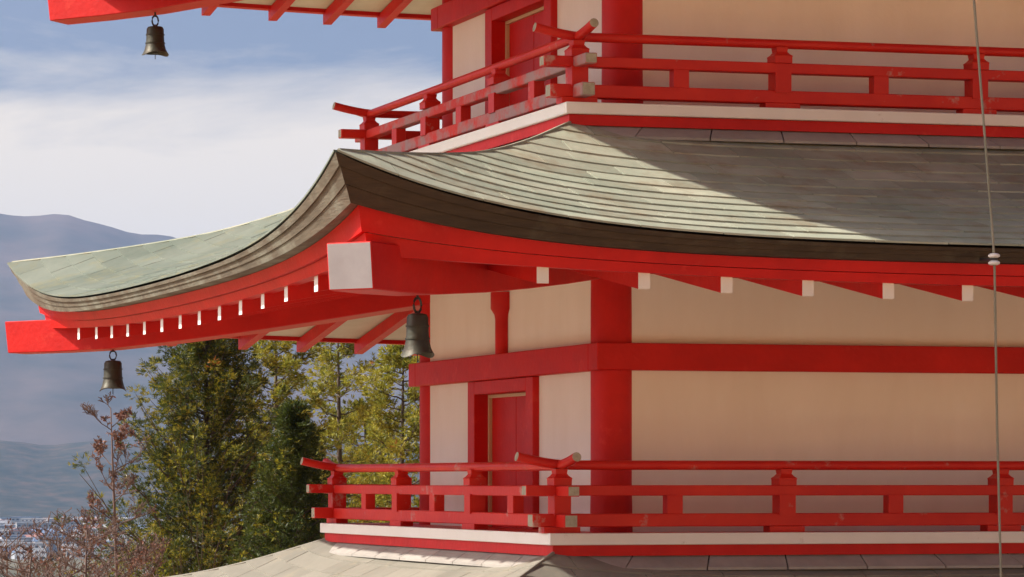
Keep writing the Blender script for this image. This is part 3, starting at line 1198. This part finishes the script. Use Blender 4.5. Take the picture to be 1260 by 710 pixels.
def bare_tree(label, base, ground_z, height, lean, crown, blen, leaf_n, seed, nb0=16, levels=3, r0=0.05, name='bare_cherry_tree', upright=0.8, leaf_mat='red_leaf', leaf_p=0.3):
    """trunk to the top of the crown, limbs of length blen in the top 'crown' metres, finer twigs on each"""
    random.seed(seed)
    root = empty(name, (base.x - lean * height, base.y, ground_z))
    tag(root, label, 'tree')
    tr, lf = MB(), MB()

    def grow(p, d, length, r, lev):
        seg = 4
        pts, rad = [p], [r]
        q, dd = p.copy(), d.copy()
        for i in range(seg):
            dd = (dd + Vector((random.gauss(0, 0.16), random.gauss(0, 0.16), random.gauss(0.03, 0.10)))).normalized()
            q = q + dd * (length / seg)
            pts.append(q.copy()); rad.append(max(0.0045, r * (1 - 0.7 * (i + 1) / seg)))
        tr.tube(pts, rad, 4, cap=False)
        if lev >= 1:
            for k in range(leaf_n):
                s = random.uniform(0.2, 1.0) * seg
                i = min(int(s), seg - 1)
                c = pts[i].lerp(pts[i + 1], s - i)
                if random.random() < leaf_p and mnoise.noise(c * 1.3 + Vector((seed, 0, 0))) > -0.1:
                    spray(lf, c, Vector((random.gauss(0, 1), random.gauss(0, 1), random.gauss(-0.3, 0.8))), 0.055, 0, n=2, flat=1.0, blade=(0.18, 0.3))
        if lev < levels:
            for k in range(random.choice((4, 5))):
                s = seg * random.uniform(0.2, 1.0)
                i = min(int(s), seg - 1)
                c = pts[i].lerp(pts[i + 1], min(s - i, 1))
                o = Vector((random.gauss(0, 1), random.gauss(0, 1), random.uniform(-0.1, upright)))
                nd = (dd * 0.9 + o * 0.6).normalized()
                grow(c, nd, length * random.uniform(0.42, 0.66), rad[i] * 0.6, lev + 1)
    trunk, trad = [], []
    for i in range(15):
        t = i / 14
        trunk.append(Vector((lean * height * t + 0.10 * math.sin(5 * t + seed), 0.10 * math.cos(4 * t + seed), height * t)))
        trad.append(max(0.008, r0 * (1 - t) ** 0.7 + 0.006))
    tr.tube(trunk, trad, 7)
    for k in range(nb0):
        t = 1 - (crown / height) * (1 - (k + random.random()) / nb0)
        s = t * 14
        i = min(int(s), 13)
        c = trunk[i].lerp(trunk[i + 1], s - i)
        az = k * 2.4 + random.uniform(-0.4, 0.4)
        taper = 0.45 + 0.75 * (1 - (k + 0.5) / nb0)
        grow(c, Vector((math.cos(az), math.sin(az), random.uniform(0.15, upright))).normalized(), blen * taper * random.uniform(0.7, 1.1), trad[i] * 0.55, 0)
    tr.build('trunk', 'twig', root, smooth=True, fix=False)
    lf.build('foliage', leaf_mat, root, fix=False)
    return root


p = place(139, 502, 44); g = gz(p)
bare_tree('slender half-bare tree with reddish leaves left of the tall conifer', p, g, p.z - g, 0.0, 3.0, 0.66, 2, 5, nb0=20, r0=0.055, levels=3, leaf_p=0.38)
p = place(66, 662, 41); g = gz(p)
bare_tree('leafless brown twiggy tree at the bottom left corner', p, g, p.z - g, -0.03, 1.5, 0.80, 1, 9, nb0=18, r0=0.070, upright=0.9, levels=2, leaf_p=0.25)
p = place(8, 658, 46); g = gz(p)
bare_tree('bare tree at the left edge of the view in front of the town', p, g, p.z - g, -0.05, 1.4, 0.80, 1, 14, nb0=16, r0=0.075, upright=0.8, levels=2, leaf_p=0.2)
p = place(114, 652, 39); g = gz(p)
bare_tree('low brown twiggy tree at the foot of the tall conifer', p, g, p.z - g, 0.01, 1.5, 0.80, 1, 19, nb0=20, r0=0.060, upright=0.8, levels=2, leaf_p=0.35)
p = place(35, 680, 37); g = gz(p)
bare_tree('lowest bare brown tree, mostly cut off by the bottom edge at left', p, g, p.z - g, 0.02, 1.2, 0.70, 1, 27, nb0=16, r0=0.060, upright=0.7, levels=2, leaf_p=0.2)


# ------------------------------------------------------------------ the town in the valley
random.seed(101)
GRP = 'buildings of the distant valley town'


def house(p, w, d, h, rz, wall, roof, gable):
    m1 = MB()
    m1.hexa([(-w/2, -d/2, -3), (w/2, -d/2, -3), (w/2, d/2, -3), (-w/2, d/2, -3), (-w/2, -d/2, h), (w/2, -d/2, h), (w/2, d/2, h), (-w/2, d/2, h)], 0)
    if gable:
        rh = d * 0.28
        o = 0.6
        m1.add([(-w/2 - o, -d/2 - o, h), (w/2 + o, -d/2 - o, h), (w/2 + o, d/2 + o, h), (-w/2 - o, d/2 + o, h), (-w/2 - o, 0, h + rh), (w/2 + o, 0, h + rh)],
               [(0, 1, 5, 4), (2, 3, 4, 5), (0, 4, 3), (1, 2, 5), (0, 3, 2, 1)], 1)
    else:
        o = 0.4
        m1.hexa([(-w/2 - o, -d/2 - o, h), (w/2 + o, -d/2 - o, h), (w/2 + o, d/2 + o, h), (-w/2 - o, d/2 + o, h),
                 (-w/2 - o, -d/2 - o, h + 0.9), (w/2 + o, -d/2 - o, h + 0.9), (w/2 + o, d/2 + o, h + 0.9), (-w/2 - o, d/2 + o, h + 0.9)], 1)
    # rows of window openings
    nw = max(2, int(w / 5))
    fl = max(1, int(h / 4))
    for j in range(fl):
        for i in range(nw):
            x0 = -w/2 + (i + 0.25) * w / nw
            x1 = -w/2 + (i + 0.75) * w / nw
            z0 = h * (j + 0.35) / fl; z1 = h * (j + 0.75) / fl
            m1.add([(x0, -d/2 - 0.08, z0), (x1, -d/2 - 0.08, z0), (x1, -d/2 - 0.08, z1), (x0, -d/2 - 0.08, z1)], [(0, 1, 2, 3)], 2)
    o = m1.build('town_building', [wall, roof, 'dark_gap'], fix=False)
    o.location = p
    o.rotation_euler = (0, 0, rz)
    wc = wall.split('_')[1]
    rc = {'house_white': 'white', 'house_roof_blue': 'blue', 'house_roof_grey': 'grey', 'house_roof_red': 'reddish'}[roof]
    sz = ('small' if w < 12 else 'mid-sized') if gable else ('long low' if h < 11 else 'large tall')
    tag(o, f"{sz} {wc} building with {rc} {'gabled' if gable else 'flat'} roof in the distant valley town", 'building', GRP)
    return o


for k in range(150):
    px = random.uniform(-10, 205)
    dd = random.uniform(2900, 4300) if k % 3 else random.uniform(2300, 3000)
    p = Vector(CAM) + FWD * dd + RGT * ((px - CX) / FPX * dd)
    p.z = ground_height(p.x, p.y) - 0.5
    big = random.random() < 0.3
    w = random.uniform(20, 44) if big else random.uniform(8, 16)
    h = random.uniform(7, 15) if big else random.uniform(5, 8)
    house(p, w, random.uniform(8, 16), h, -YAW + random.uniform(-0.5, 0.5),
          random.choice(['house_white', 'house_white', 'house_cream', 'house_grey']),
          random.choice(['house_white', 'house_roof_blue', 'house_roof_grey', 'house_roof_grey', 'house_roof_red']), not big)

# ------------------------------------------------------------------ haze over the valley
hm = bpy.data.materials.new('haze_air')
hm.use_nodes = True
t = hm.node_tree
t.nodes.clear()
out = N(t, 'ShaderNodeOutputMaterial')
pv = N(t, 'ShaderNodeVolumePrincipled')
pv.inputs['Color'].default_value = (0.36, 0.54, 0.88, 1)
pv.inputs['Density'].default_value = 6.5e-5
pv.inputs['Anisotropy'].default_value = 0.0
t.links.new(pv.outputs[0], out.inputs['Volume'])
MATS['haze_air'] = hm
m1 = MB()
e = 43500
m1.hexa([(-e, -e, -80), (e, -e, -80), (e, e, -80), (-e, e, -80), (-e, -e, 880), (e, -e, 880), (e, e, 880), (-e, e, 880)])
hz = m1.build('haze', 'haze_air')
tag(hz, kind='stuff')
